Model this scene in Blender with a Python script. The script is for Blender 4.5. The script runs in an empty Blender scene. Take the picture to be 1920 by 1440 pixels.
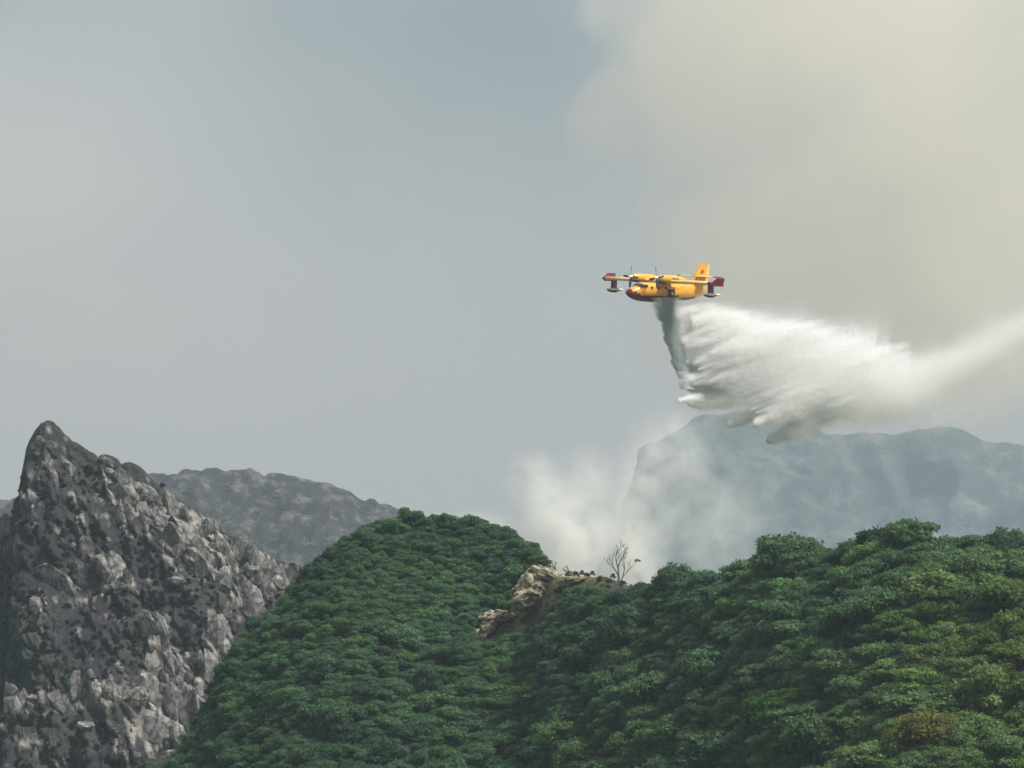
import bpy, bmesh, math, random
import numpy as np
from mathutils import Vector, Matrix, noise as mnoise

random.seed(7); rng = np.random.default_rng(11)
sc = bpy.context.scene
R = math.radians

# ------------------------------------------------------------------ camera
FPX = 8320.0                      # focal length in pixels of the 1920 wide photograph
PITCH = R(6.0)
CAMZ = 2.0
cam_d = bpy.data.cameras.new('camera'); cam = bpy.data.objects.new('camera', cam_d)
sc.collection.objects.link(cam)
cam_d.sensor_width = 36.0; cam_d.lens = 36.0 * FPX / 1920.0
cam_d.clip_start = 0.5; cam_d.clip_end = 20000
cam.location = (0, 0, CAMZ); cam.rotation_euler = (math.pi / 2 + PITCH, 0, 0)
sc.camera = cam

# ------------------------------------------------------------------ sky, sun, exposure
SUN_EL, SUN_AZ = R(54), R(112)     # azimuth clockwise from the view direction
w = bpy.data.worlds.new('World'); sc.world = w; w.use_nodes = True
nt = w.node_tree; nt.nodes.clear()
wo = nt.nodes.new('ShaderNodeOutputWorld'); bg = nt.nodes.new('ShaderNodeBackground')
sky = nt.nodes.new('ShaderNodeTexSky'); sky.sky_type = 'NISHITA'; sky.sun_disc = False
sky.sun_elevation = SUN_EL; sky.sun_rotation = SUN_AZ; sky.dust_density = 4.0; sky.air_density = 1.5
tc = nt.nodes.new('ShaderNodeTexCoord')
nz = nt.nodes.new('ShaderNodeTexNoise'); nz.inputs['Scale'].default_value = 7.0; nz.inputs['Detail'].default_value = 3.0
nz.inputs['Roughness'].default_value = 0.45
mp = nt.nodes.new('ShaderNodeMapping'); mp.inputs['Location'].default_value = (-2.594, -4.99, -3.927)
cr = nt.nodes.new('ShaderNodeMapRange'); cr.inputs['From Min'].default_value = 0.3; cr.inputs['From Max'].default_value = 0.7
cr.inputs['To Min'].default_value = 0.0; cr.inputs['To Max'].default_value = 1.0
def wmix(fac, A, B):
    k = nt.nodes.new('ShaderNodeMix'); k.data_type = 'RGBA'
    for sock, val in (('Factor', fac), ('A', A), ('B', B)):
        if isinstance(val, (tuple, float)): k.inputs[sock].default_value = val
        else: nt.links.new(val, k.inputs[sock])
    return k.outputs['Result']
nt.links.new(tc.outputs['Generated'], mp.inputs['Vector']); nt.links.new(mp.outputs['Vector'], nz.inputs['Vector'])
nt.links.new(nz.outputs['Fac'], cr.inputs['Value'])
sx = nt.nodes.new('ShaderNodeSeparateXYZ'); nt.links.new(tc.outputs['Generated'], sx.inputs[0])
el = nt.nodes.new('ShaderNodeMapRange'); el.interpolation_type = 'SMOOTHSTEP'; el.inputs['From Min'].default_value = 0.03; el.inputs['From Max'].default_value = 0.20
nt.links.new(sx.outputs['Z'], el.inputs['Value'])
low = (4.9, 4.1, 3.45, 1.0)                                                       # warm smoke lying over the horizon
high = wmix(cr.outputs['Result'], (1.5, 1.82, 1.88, 1.0), (4.3, 4.05, 3.75, 1.0))   # thinner and thicker smoke overhead
veil = wmix(el.outputs['Result'], low, high)
nt.links.new(wmix(0.86, sky.outputs['Color'], veil), bg.inputs['Color'])
bg.inputs['Strength'].default_value = 0.1
nt.links.new(bg.outputs['Background'], wo.inputs['Surface'])

sun_d = bpy.data.lights.new('sun', 'SUN'); sun = bpy.data.objects.new('sun', sun_d); sc.collection.objects.link(sun)
sdir = Vector((math.sin(SUN_AZ) * math.cos(SUN_EL), math.cos(SUN_AZ) * math.cos(SUN_EL), math.sin(SUN_EL)))
sun.rotation_euler = sdir.to_track_quat('Z', 'Y').to_euler(); sun.location = sdir * 500
sun_d.energy = 3.8; sun_d.angle = R(14.0); sun_d.color = (1.0, 0.965, 0.905)

sc.view_settings.view_transform = 'Standard'; sc.view_settings.look = 'None'
sc.view_settings.exposure = 0.78; sc.view_settings.gamma = 1.0
sc.view_settings.use_curve_mapping = False
sc.render.engine = 'CYCLES'
cy = sc.cycles
cy.use_denoising = True; cy.use_adaptive_sampling = True; cy.adaptive_threshold = 0.02
cy.max_bounces = 10; cy.diffuse_bounces = 6; cy.volume_bounces = 3; cy.transparent_max_bounces = 8
cy.volume_step_rate = 1.0; cy.volume_max_steps = 256
cy.use_light_tree = False

# ------------------------------------------------------------------ helpers
C = sc.collection
cp, sp_ = math.cos(PITCH), math.sin(PITCH)
def P(px, py, D):
    """point seen at pixel (px, py) of the 1920x1440 photograph at world depth y = D"""
    a = (px - 960.0) / FPX; b = (720.0 - py) / FPX
    dy = cp - b * sp_; dz = sp_ + b * cp
    return Vector((a / dy * D, D, CAMZ + dz / dy * D))
def PA(px, py, D):
    a = (px - 960.0) / FPX; b = (720.0 - py) / FPX
    dy = cp - b * sp_; dz = sp_ + b * cp
    return np.stack([a / dy * D, D + 0 * a, CAMZ + dz / dy * D], -1)
def proj(x, y, z):
    z = z - CAMZ
    f = y * cp + z * sp_; u = -y * sp_ + z * cp
    return 960 + FPX * x / f, 720 - FPX * u / f

def mesh(name, v, f, smooth=False):
    """mesh from arrays; f is (n,3) or (n,4)"""
    v = np.asarray(v, np.float32); f = np.asarray(f, np.int32)
    m = bpy.data.meshes.new(name)
    n, k = f.shape
    m.vertices.add(len(v)); m.vertices.foreach_set('co', v.ravel())
    m.loops.add(n * k); m.loops.foreach_set('vertex_index', f.ravel())
    m.polygons.add(n); m.polygons.foreach_set('loop_start', np.arange(0, n * k, k, dtype=np.int32))
    m.polygons.foreach_set('loop_total', np.full(n, k, np.int32))
    m.polygons.foreach_set('use_smooth', np.full(n, smooth, bool))
    m.update(calc_edges=True); m.validate()
    return m
def obj(name, data, mats=None, parent=None):
    o = bpy.data.objects.new(name, data); C.objects.link(o)
    if mats is not None:
        for mm in (mats if isinstance(mats, (list, tuple)) else [mats]): data.materials.append(mm)
    if parent: o.parent = parent
    return o
def tag(o, label=None, cat=None, group=None, kind=None):
    for k, val in (('label', label), ('category', cat), ('group', group), ('kind', kind)):
        if val: o[k] = val
    return o
def empty(name, loc=(0, 0, 0), rot=(0, 0, 0)):
    o = bpy.data.objects.new(name, None); C.objects.link(o); o.location = loc; o.rotation_euler = rot
    o.empty_display_size = 0.5
    return o
def bm_mesh(name, bm, smooth=False):
    m = bpy.data.meshes.new(name)
    for f in bm.faces: f.smooth = smooth
    bm.to_mesh(m); bm.free(); return m
def grid_faces(nu, nv):
    i = np.arange(nu - 1)[:, None] * nv + np.arange(nv - 1)[None, :]
    return np.stack([i, i + 1, i + nv + 1, i + nv], -1).reshape(-1, 4)
def fbm(x, y, z, o=4, h=0.9, lac=2.1):
    return mnoise.fractal(Vector((x, y, z)), h, lac, o, noise_basis='PERLIN_ORIGINAL')
def tube_geo(pts, rads, n=6):
    """vertices and quads of a tapered tube along pts"""
    V = []; F = []
    for i, (p, r) in enumerate(zip(pts, rads)):
        p = Vector(p)
        d = (Vector(pts[min(i + 1, len(pts) - 1)]) - Vector(pts[max(i - 1, 0)])).normalized()
        a = d.orthogonal().normalized(); b = d.cross(a)
        for k in range(n):
            t = 2 * math.pi * k / n
            V.append(tuple(p + (a * math.cos(t) + b * math.sin(t)) * r))
    for i in range(len(pts) - 1):
        for k in range(n):
            k2 = (k + 1) % n
            F.append((i * n + k, i * n + k2, (i + 1) * n + k2, (i + 1) * n + k))
    return V, F
def join_geo(parts):
    V = []; F = []; o = 0
    for v, f in parts:
        V += list(v); F += [tuple(i + o for i in q) for q in f]; o += len(v)
    return V, F

# ------------------------------------------------------------------ materials
def new_mat(name):
    m = bpy.data.materials.new(name); m.use_nodes = True; n = m.node_tree; n.nodes.clear()
    return m, n, n.nodes.new('ShaderNodeOutputMaterial')
def N(n, t, **kw):
    x = n.nodes.new(t)
    for k, val in kw.items():
        if hasattr(x, k): setattr(x, k, val)
    return x
def ramp(n, stops):
    r = n.nodes.new('ShaderNodeValToRGB'); e = r.color_ramp.elements
    while len(e) < len(stops): e.new(0.5)
    for el, (p, c) in zip(e, stops): el.position = p; el.color = (*c, 1)
    return r
def paint(name, col, rough=0.35, var=0.12, scale=1.5, metallic=0.0):
    m, n, o = new_mat(name)
    b = N(n, 'ShaderNodeBsdfPrincipled'); b.inputs['Roughness'].default_value = rough; b.inputs['Metallic'].default_value = metallic
    t = N(n, 'ShaderNodeTexCoord'); z = N(n, 'ShaderNodeTexNoise'); z.inputs['Scale'].default_value = scale; z.inputs['Detail'].default_value = 5
    r = ramp(n, [(0.3, [c * (1 - var) for c in col]), (0.7, [min(1, c * (1 + var)) for c in col])])
    n.links.new(t.outputs['Object'], z.inputs['Vector']); n.links.new(z.outputs['Fac'], r.inputs['Fac'])
    n.links.new(r.outputs['Color'], b.inputs['Base Color']); n.links.new(b.outputs['BSDF'], o.inputs['Surface'])
    return m
def leaf_mat(name, vertex=False, instanced=False):
    m, n, o = new_mat(name)
    if vertex:
        a = N(n, 'ShaderNodeAttribute'); a.attribute_name = 'tree_colour'; src = a.outputs['Color']
        if instanced: a.attribute_type = 'INSTANCER'
    else:
        a = N(n, 'ShaderNodeObjectInfo'); src = a.outputs['Color']
    g = N(n, 'ShaderNodeNewGeometry')
    mr = N(n, 'ShaderNodeMapRange'); mr.inputs['To Min'].default_value = 0.7; mr.inputs['To Max'].default_value = 1.35
    n.links.new(g.outputs['Random Per Island'], mr.inputs['Value'])
    mul = N(n, 'ShaderNodeVectorMath', operation='SCALE')
    n.links.new(src, mul.inputs[0]); n.links.new(mr.outputs['Result'], mul.inputs['Scale'])
    d = N(n, 'ShaderNodeBsdfDiffuse'); tr = N(n, 'ShaderNodeBsdfTranslucent'); mixs = N(n, 'ShaderNodeMixShader')
    mixs.inputs[0].default_value = 0.45
    n.links.new(mul.outputs[0], d.inputs['Color']); n.links.new(mul.outputs[0], tr.inputs['Color'])
    n.links.new(d.outputs[0], mixs.inputs[1]); n.links.new(tr.outputs[0], mixs.inputs[2]); n.links.new(mixs.outputs[0], o.inputs['Surface'])
    return m
def rock_mat(name, c1, c2, c3, scale=0.35, use_obj=False, bump=0.6, cracks=0):
    """weathered stone: pale faces, grey stains, dark lichen"""
    m, n, o = new_mat(name)
    b = N(n, 'ShaderNodeBsdfPrincipled'); b.inputs['Roughness'].default_value = 0.9
    b.inputs['Specular IOR Level'].default_value = 0.2
    t = N(n, 'ShaderNodeNewGeometry')
    z = N(n, 'ShaderNodeTexNoise'); z.inputs['Scale'].default_value = scale; z.inputs['Detail'].default_value = 7; z.inputs['Roughness'].default_value = 0.65
    r = ramp(n, [(0.33, c1), (0.5, c2), (0.68, c3)])
    n.links.new(t.outputs['Position'], z.inputs['Vector']); n.links.new(z.outputs['Fac'], r.inputs['Fac'])
    out = r.outputs['Color']
    if use_obj:
        oi = N(n, 'ShaderNodeObjectInfo'); mu = N(n, 'ShaderNodeMix', data_type='RGBA', blend_type='MULTIPLY'); mu.inputs['Factor'].default_value = 1
        n.links.new(out, mu.inputs['A']); n.links.new(oi.outputs['Color'], mu.inputs['B']); out = mu.outputs['Result']
    if cracks:                                              # dark joints splitting the stone
        mpn = N(n, 'ShaderNodeMapping'); mpn.inputs['Rotation'].default_value = (0, R(-22), 0); mpn.inputs['Scale'].default_value = (1, .6, .42)
        vo = N(n, 'ShaderNodeTexVoronoi', feature='DISTANCE_TO_EDGE'); vo.inputs['Scale'].default_value = cracks
        n.links.new(t.outputs['Position'], mpn.inputs['Vector']); n.links.new(mpn.outputs['Vector'], vo.inputs['Vector'])
        ck = N(n, 'ShaderNodeMapRange'); ck.inputs['From Max'].default_value = .06; ck.inputs['To Min'].default_value = .35
        n.links.new(vo.outputs['Distance'], ck.inputs['Value'])
        cs = N(n, 'ShaderNodeVectorMath', operation='SCALE'); n.links.new(out, cs.inputs[0]); n.links.new(ck.outputs[0], cs.inputs['Scale']); out = cs.outputs[0]
    n.links.new(out, b.inputs['Base Color'])
    z2 = N(n, 'ShaderNodeTexNoise'); z2.inputs['Scale'].default_value = scale * 4; z2.inputs['Detail'].default_value = 6
    n.links.new(t.outputs['Position'], z2.inputs['Vector'])
    bp = N(n, 'ShaderNodeBump'); bp.inputs['Strength'].default_value = bump; bp.inputs['Distance'].default_value = 0.5 / scale * 0.35
    n.links.new(z2.outputs['Fac'], bp.inputs['Height']); n.links.new(bp.outputs['Normal'], b.inputs['Normal'])
    n.links.new(b.outputs['BSDF'], o.inputs['Surface'])
    return m
def attr_ground(name, attr, scale=0.6):
    m, n, o = new_mat(name)
    b = N(n, 'ShaderNodeBsdfPrincipled'); b.inputs['Roughness'].default_value = 0.95; b.inputs['Specular IOR Level'].default_value = 0.1
    a = N(n, 'ShaderNodeAttribute'); a.attribute_name = attr
    t = N(n, 'ShaderNodeNewGeometry'); z = N(n, 'ShaderNodeTexNoise'); z.inputs['Scale'].default_value = scale; z.inputs['Detail'].default_value = 8
    mr = N(n, 'ShaderNodeMapRange'); mr.inputs['From Min'].default_value = 0.3; mr.inputs['From Max'].default_value = 0.7
    mr.inputs['To Min'].default_value = 0.6; mr.inputs['To Max'].default_value = 1.4
    mul = N(n, 'ShaderNodeVectorMath', operation='SCALE')
    n.links.new(t.outputs['Position'], z.inputs['Vector']); n.links.new(z.outputs['Fac'], mr.inputs['Value'])
    n.links.new(a.outputs['Color'], mul.inputs[0]); n.links.new(mr.outputs['Result'], mul.inputs['Scale'])
    n.links.new(mul.outputs[0], b.inputs['Base Color'])
    bp = N(n, 'ShaderNodeBump'); bp.inputs['Strength'].default_value = 0.5; bp.inputs['Distance'].default_value = 0.3 / scale
    n.links.new(z.outputs['Fac'], bp.inputs['Height']); n.links.new(bp.outputs['Normal'], b.inputs['Normal'])
    n.links.new(b.outputs['BSDF'], o.inputs['Surface'])
    return m
def set_attr(m, name, cols):
    a = m.color_attributes.new(name, 'FLOAT_COLOR', 'POINT')
    c = np.ones((len(m.vertices), 4), np.float32); c[:, :3] = cols
    a.data.foreach_set('color', c.ravel())

M_leaf = leaf_mat('leaves'); M_leafv = leaf_mat('leaves_mass', True); M_leafi = leaf_mat('leaves_wood', True, True)
M_bark = paint('bark', (0.09, 0.07, 0.055), 0.9, 0.3, 3)
M_char = paint('charred_bark', (0.10, 0.085, 0.075), 0.9, 0.35, 3)
M_soil = attr_ground('hill_soil', 'soil')
M_rock = rock_mat('grey_rock', (0.048, 0.048, 0.051), (0.165, 0.162, 0.158), (0.33, 0.322, 0.31), 0.55, True, 0.6, .42)
M_tan = rock_mat('tan_rock', (0.11, 0.095, 0.07), (0.30, 0.265, 0.19), (0.42, 0.385, 0.285), 0.9, False, 1.0, .8)

# ------------------------------------------------------------------ terrain builder
class Sheet:
    """a ridge with a front and a back slope, built as one sheet along its crest line"""
    def __init__(s, crest, nu, front, back, slope, bslope, floor, disp, round_c=5.0, nf=60, nb=12):
        cpts = [P(a, b, d) for a, b, d in crest]
        X = np.array([p.x for p in cpts]); Y = np.array([p.y for p in cpts]); Z = np.array([p.z for p in cpts])
        s.xs = np.linspace(X[0], X[-1], nu)
        yc = np.interp(s.xs, X, Y); zc = np.interp(s.xs, X, Z)
        s.yc, s.zc = yc, zc
        tf = np.linspace(1, 0, nf) ** 1.0; tb = np.linspace(0, 1, nb)[1:]
        V = np.zeros((nu, nf + nb - 1, 3)); s.drop = np.zeros((nu, nf + nb - 1))
        for i, x in enumerate(s.xs):
            dmax = min(front, max(4.0, (zc[i] - floor) / slope + round_c))
            for j, t in enumerate(tf):
                d = dmax * t
                h = slope * (math.sqrt(d * d + round_c ** 2) - round_c)
                p = (x, yc[i] - d, zc[i] - h); V[i, j] = p; s.drop[i, j] = h
            for j, t in enumerate(tb):
                d = back * t
                h = bslope * (math.sqrt(d * d + round_c ** 2) - round_c)
                V[i, nf + j] = (x, yc[i] + d, max(floor, zc[i] - h)); s.drop[i, nf + j] = -d
        for i in range(nu):
            for j in range(V.shape[1]):
                V[i, j] += disp(V[i, j], s.drop[i, j])
        s.V = V; s.nu, s.nv = V.shape[0], V.shape[1]
    def mesh(s, name, smooth=True):
        m = mesh(name, s.V.reshape(-1, 3), grid_faces(s.nu, s.nv), smooth); return m
    def at(s, a, b):
        i = min(int(a), s.nu - 2); j = min(int(b), s.nv - 2); fa, fb = a - i, b - j
        return (s.V[i, j] * (1 - fa) * (1 - fb) + s.V[i + 1, j] * fa * (1 - fb) + s.V[i, j + 1] * (1 - fa) * fb + s.V[i + 1, j + 1] * fa * fb)
    def normal(s, a, b):
        i = min(int(a), s.nu - 2); j = min(int(b), s.nv - 2)
        n = np.cross(s.V[i + 1, j] - s.V[i, j], s.V[i, j + 1] - s.V[i, j]); return n / (np.linalg.norm(n) + 1e-9)

# the valley floor
g = mesh('ground', [(-3400, -280, -0.6), (3400, -280, -0.6), (3400, 11400, -0.6), (-3400, 11400, -0.6)], [(0, 1, 2, 3)])
set_attr(g, 'soil', [(0.07, 0.085, 0.04)] * 4)
tag(obj('ground', g, M_soil), kind='structure')

# ------------------------------------------------------------------ far mountain (right, blue with distance)
def disp_far(p, h):
    x, y, z = p
    a = fbm(x / 260, z / 260, y / 320, 6) * 70 * min(1, 0.12 + abs(h) / 100)
    gully = abs(mnoise.noise(Vector((x / 120, z / 420, 3.1)))) * 150 * min(1, abs(h) / 130)
    return np.array([fbm(z / 60, y / 300, 2.2, 5) * 22, -a + gully, a * 0.25 + fbm(x / 40, 1.7, y / 150, 4) * 8])
FARD = 9000
far = Sheet([(x, y, FARD) for x, y in [(980, 1300), (1070, 1180), (1130, 1060), (1166, 960), (1180, 905), (1184, 880), (1193, 858), (1215, 836), (1250, 825), (1272, 805), (1300, 788), (1335, 776), (1400, 772),
            (1480, 790), (1560, 815), (1640, 815), (1700, 808), (1780, 802), (1810, 810), (1850, 824), (1900, 832), (1960, 834), (2150, 852), (2400, 900), (2700, 1100)]],
            190, 1600, 1500, 1.1, 0.6, -0.5, disp_far, 24, 80, 10)
m = far.mesh('distant_mountain')
co = far.V.reshape(-1, 3); cols = np.zeros((len(co), 3))
for i, p in enumerate(co):
    n1 = mnoise.noise(Vector((p[0] / 22, p[2] / 60, 5))); n2 = fbm(p[0] / 120, p[2] / 120, 2, 4)
    k = max(0, min(1, (n1 + n2 * 0.8 - 0.25) * 3))
    cols[i] = np.array((0.045, 0.065, 0.04)) * (1 - k) + np.array((0.26, 0.25, 0.23)) * k
set_attr(m, 'soil', cols)
M_far = rock_mat('mountain_cover', (0.035, 0.05, 0.035), (0.055, 0.07, 0.045), (0.18, 0.17, 0.155), 0.017, False, 0.7)
tag(obj('distant_mountain', m, M_far), kind='structure')

# ------------------------------------------------------------------ mid ridge between peak and forest dome
def disp_mid(p, h):
    x, y, z = p
    a = fbm(x / 45, z / 45, y / 60, 6) * 10 * min(1, 0.1 + abs(h) / 20)
    return np.array([0, -a, a * 0.3 + fbm(x / 9, 4.2, y / 30, 5) * 3.0])
MIDD = 2800
mid = Sheet([(x, y, MIDD) for x, y in [(-700, 1150), (-300, 1010), (0, 940), (200, 905), (300, 889), (345, 884), (385, 879), (415, 880), (428, 884), (470, 882), (520, 888), (560, 897), (600, 905), (640, 917), (680, 934),
            (720, 948), (760, 962), (830, 990), (900, 1030), (1000, 1110), (1100, 1250)]],
            200, 500, 500, 1.0, 0.6, -0.5, disp_mid, 6, 80, 10)
m = mid.mesh('middle_ridge')
co = mid.V.reshape(-1, 3); cols = np.zeros((len(co), 3))
for i, p in enumerate(co):
    n1 = mnoise.noise(Vector((p[0] / 9, p[2] / 13, 5))); n2 = fbm(p[0] / 40, p[2] / 40, 2, 4)
    k = max(0, min(1, (n1 + n2 * 0.9 - 0.12) * 2.5))
    cols[i] = np.array((0.055, 0.06, 0.045)) * (1 - k) + np.array((0.26, 0.235, 0.20)) * k
set_attr(m, 'soil', cols)
M_mid = rock_mat('ridge_cover', (0.026, 0.03, 0.03), (0.04, 0.041, 0.04), (0.15, 0.142, 0.13), 0.1, False, 1.0)
tag(obj('middle_ridge', m, M_mid), kind='structure')

# ------------------------------------------------------------------ rocky peak (left)
PKD = 1000
def disp_peak(p, h):
    x, y, z = p
    k = min(1, 0.1 + abs(h) / 7)
    a = fbm(x / 13, z / 16, y / 20, 5) * 4.5 * k
    # slanting ribs of rock
    u = x * 0.9 + z * 0.35
    a += (1 - abs(mnoise.noise(Vector((u / 4.5, z / 17, 8.3)))) * 2) * 1.7 * k
    v = mnoise.voronoi(Vector((u / 3.6, z / 6.5 - x / 14, 1.2)))[0]
    a += min(.55, v[1] - v[0]) * 3.4 * k
    v = mnoise.voronoi(Vector((u / 1.5, z / 2.6, 6.2)))[0]
    a += min(.5, v[1] - v[0]) * 1.1 * k
    return np.array([mnoise.noise(Vector((z / 3, y / 6, x / 9))) * 0.5 * k, -a, fbm(x / 2.2, 7.7, y / 8, 3) * 0.45])
peak = Sheet([(x, y, PKD) for x, y in [(-420, 1240), (-260, 1120), (-120, 1010), (-40, 985), (0, 976), (8, 974), (24, 966), (26, 938), (34, 930), (42, 934), (44, 875), (49, 842), (56, 822), (66, 806), (78, 794), (90, 789), (102, 794),
            (112, 802), (124, 816), (136, 827), (160, 840), (176, 850), (186, 857), (196, 853), (210, 853), (222, 862), (228, 871), (238, 867), (252, 868), (266, 876), (282, 892), (300, 908), (322, 926), (350, 946),
            (384, 968), (408, 986), (432, 1002), (468, 1022), (500, 1040), (540, 1056), (580, 1066), (640, 1090), (760, 1180), (900, 1330)]],
            520, 80, 60, 1.55, 1.4, -0.4, disp_peak, 1.6, 150, 14)
# how much bare rock: blobs in metres on the face, (x px, y px, sx, sy, weight)
ROCK = [(90, 850, 35, 60, .55), (140, 920, 30, 60, .35), (250, 930, 50, 45, 1.0), (330, 980, 60, 40, 1.0), (400, 1030, 60, 45, 1.0), (480, 1060, 60, 35, .95), (300, 1040, 30, 30, .4), (160, 1010, 30, 40, .5),
        (60, 960, 20, 60, .4), (10, 1010, 25, 60, .6), (220, 1090, 60, 30, .55), (330, 1085, 50, 25, .6), (130, 1120, 50, 40, .45), (410, 1210, 26, 60, 1.1), (300, 1190, 22, 60, .8), (320, 1260, 35, 40, .9), (250, 1290, 60, 30, 1.0),
        (170, 1310, 40, 30, .8), (100, 1310, 60, 20, .7), (20, 1330, 50, 15, .7), (280, 1365, 60, 40, 1.2), (350, 1300, 40, 30, .8), (60, 1395, 60, 20, .7), (260, 1420, 60, 15, .6), (460, 1120, 50, 40, .8), (540, 1085, 40, 25, .7), (60, 1180, 40, 20, .35)]
DARK = [(290, 1080, 35, 60, 1.0), (130, 905, 35, 50, .5), (80, 1050, 60, 40, .5), (60, 1350, 60, 20, .9), (150, 1400, 40, 30, .8), (30, 1240, 70, 50, .8), (200, 1215, 50, 30, .6), (350, 1135, 50, 30, .8)]
def blobs(L, px, py):
    return sum(wt * math.exp(-((px - a) / sx) ** 2 - ((py - b) / sy) ** 2) for a, b, sx, sy, wt in L)
m = peak.mesh('rocky_peak', False)
co = peak.V.reshape(-1, 3); cols = np.zeros((len(co), 3))
for i, p in enumerate(co):
    px, py = proj(*p)
    rk = blobs(ROCK, px, py) - 0.5 * blobs(DARK, px, py)
    uu = p[0] * .9 + p[2] * .35; n1 = mnoise.noise(Vector((uu / 1.9, p[2] / 4.6, 5))) + 0.55 * mnoise.noise(Vector((uu / .8, p[2] / 1.8, 9)))
    k = max(0, min(1, (n1 + rk * 0.85 - 0.42) * 3.2))
    gr = max(0, min(1, 0.5 + 1.4 * fbm(p[0] / 14, p[2] / 14, 4, 3)))
    veg = np.array((0.029, 0.0265, 0.031)) * (1 - gr) + np.array((0.036, 0.042, 0.036)) * gr
    cols[i] = veg * (1 - k) + np.array((0.24, 0.222, 0.205)) * k * (0.75 + 0.5 * mnoise.noise(Vector((uu / 5, p[2] / 5, 1))))
set_attr(m, 'soil', cols)
M_peak = attr_ground('peak_cover', 'soil', 0.9)
peak_o = tag(obj('rocky_peak', m, M_peak), kind='structure')

def hull_rock(seed, n=13, sx=1.0, sy=1.0, sz=1.0, chip=0.25):
    r = random.Random(seed); bm = bmesh.new()
    for k in range(n):
        d = Vector((r.gauss(0, 1), r.gauss(0, 1), r.gauss(0, 1))).normalized() * r.uniform(1 - chip, 1)
        bm.verts.new((d.x * sx, d.y * sy, d.z * sz))
    res = bmesh.ops.convex_hull(bm, input=bm.verts)
    junk = [e for e in res['geom_interior'] if isinstance(e, bmesh.types.BMVert)]
    if junk: bmesh.ops.delete(bm, geom=junk, context='VERTS')
    bmesh.ops.recalc_face_normals(bm, faces=bm.faces)
    return bm
rock_meshes = []
for k in range(12):
    mm = bm_mesh('rock', hull_rock(100 + k, 16, 1.0, 0.5, 1.3, .15)); mm.materials.append(M_rock); rock_meshes.append(mm)
def scatter_peak(n, weight, seed):
    r = random.Random(seed); out = []; tries = 0
    while len(out) < n and tries < n * 60:
        tries += 1
        a = r.uniform(0, peak.nu - 1.01); b = r.uniform(0, 149)
        p = peak.at(a, b); px, py = proj(*p)
        if not (-30 < px < 640 and 780 < py < 1470): continue
        if px > 330 and py > 1440 - (px - 340) * 1.62 + 60: continue
        if r.random() < weight(px, py): out.append((p, px, py, r.random(), peak.normal(a, b)))
    return out
def rock_w(px, py): return blobs(ROCK, px, py) - 0.6 * blobs(DARK, px, py)
def rock_w2(px, py):
    if px < 225 and (py < np.interp(px, [0, 42, 44, 90, 136, 186, 225], [976, 950, 880, 800, 838, 866, 872]) + 16 or (px < 62 and py < 950)): return 0
    if px > 225 and py < np.interp(px, [225, 280, 322, 384, 432, 500, 580], [868, 890, 926, 968, 1002, 1040, 1066]) + 27: return 0
    if any(((px - a) / sx) ** 2 + ((py - b) / sy) ** 2 < 1 for a, b, sx, sy in ((275, 1364, 72, 46), (405, 1200, 28, 62), (195, 1302, 36, 44), (262, 930, 44, 38))): return 0
    v = mnoise.noise(Vector((px / 38.0, py / 30.0, 4.4)))
    return rock_w(px, py) * (1.0 if v > 0.08 else 0.16)
spots = scatter_peak(340, rock_w2, 5)
spots.sort(key=lambda q: -q[3])
rest = []
for k, (p, px, py, q, nrm) in enumerate(spots):
    size = 0.5 + 3.7 * q ** 3
    if py < 960 and px < 230: size *= 0.7
    rot = Matrix.Rotation(R(random.gauss(-24, 16)), 4, 'Y') @ Matrix.Rotation(random.uniform(-.5, .5), 4, 'X') @ Matrix.Rotation(random.uniform(-.6, .6), 4, 'Z')
    S = Matrix.Diagonal((size * random.uniform(.6, 1.1), size * random.uniform(.6, 1), size * random.uniform(.8, 1.7), 1))
    M = Matrix.Translation(Vector(p) + Vector((0, -size * 0.1, size * 0.05))) @ rot @ S
    gcol = random.uniform(0.45, 1.25)
    if k < 290:
        o = bpy.data.objects.new('rock', rock_meshes[k % 12]); C.objects.link(o); o.parent = peak_o; o.matrix_world = M
        o.color = (gcol, gcol * 0.985, gcol * 0.96, 1)
    else: rest.append((M, rock_meshes[k % 12]))
V = []; F = []; off = 0
for M, mm in rest:
    v = np.zeros(len(mm.vertices) * 3, np.float32); mm.vertices.foreach_get('co', v); v = v.reshape(-1, 3)
    A = np.array(M); v = v @ A[:3, :3].T + A[:3, 3]; V.append(v)
    F.append(np.array([list(p.vertices) for p in mm.polygons]) + off); off += len(v)
rub = tag(obj('rubble', mesh('rubble', np.concatenate(V), np.concatenate(F)), M_rock, peak_o), kind='stuff')
# the pale slab low on the face
def slab(name, seed, px, py, D, sx, sy, sz, roty, mat, parent, col=1.0, chip=.12, n=26):
    bm = hull_rock(seed, n, sx, sy, sz, chip)
    bmesh.ops.subdivide_edges(bm, edges=bm.edges, cuts=2, use_grid_fill=True)
    for v in bm.verts:
        q = v.co * (1.3 / max(sx, sz)) * 3
        v.co += v.co.normalized() * (fbm(q.x, q.y, q.z + seed, 4) * 0.13 * min(sx, sz))
    o = obj(name, bm_mesh(name, bm), mat, parent); o.location = P(px, py, D); o.rotation_euler = (0, R(roty), 0); o.color = (col, col, col * .98, 1)
    return o
def peak_depth(px, py):
    d = (peak.V[:, :150].reshape(-1, 3)); a, b = proj(d[:, 0], d[:, 1], d[:, 2]); k = np.argmin((a - px) ** 2 + (b - py) ** 2 + (d[:, 1] - d[:, 1].min()) * 0.01); return d[k, 1]
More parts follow.
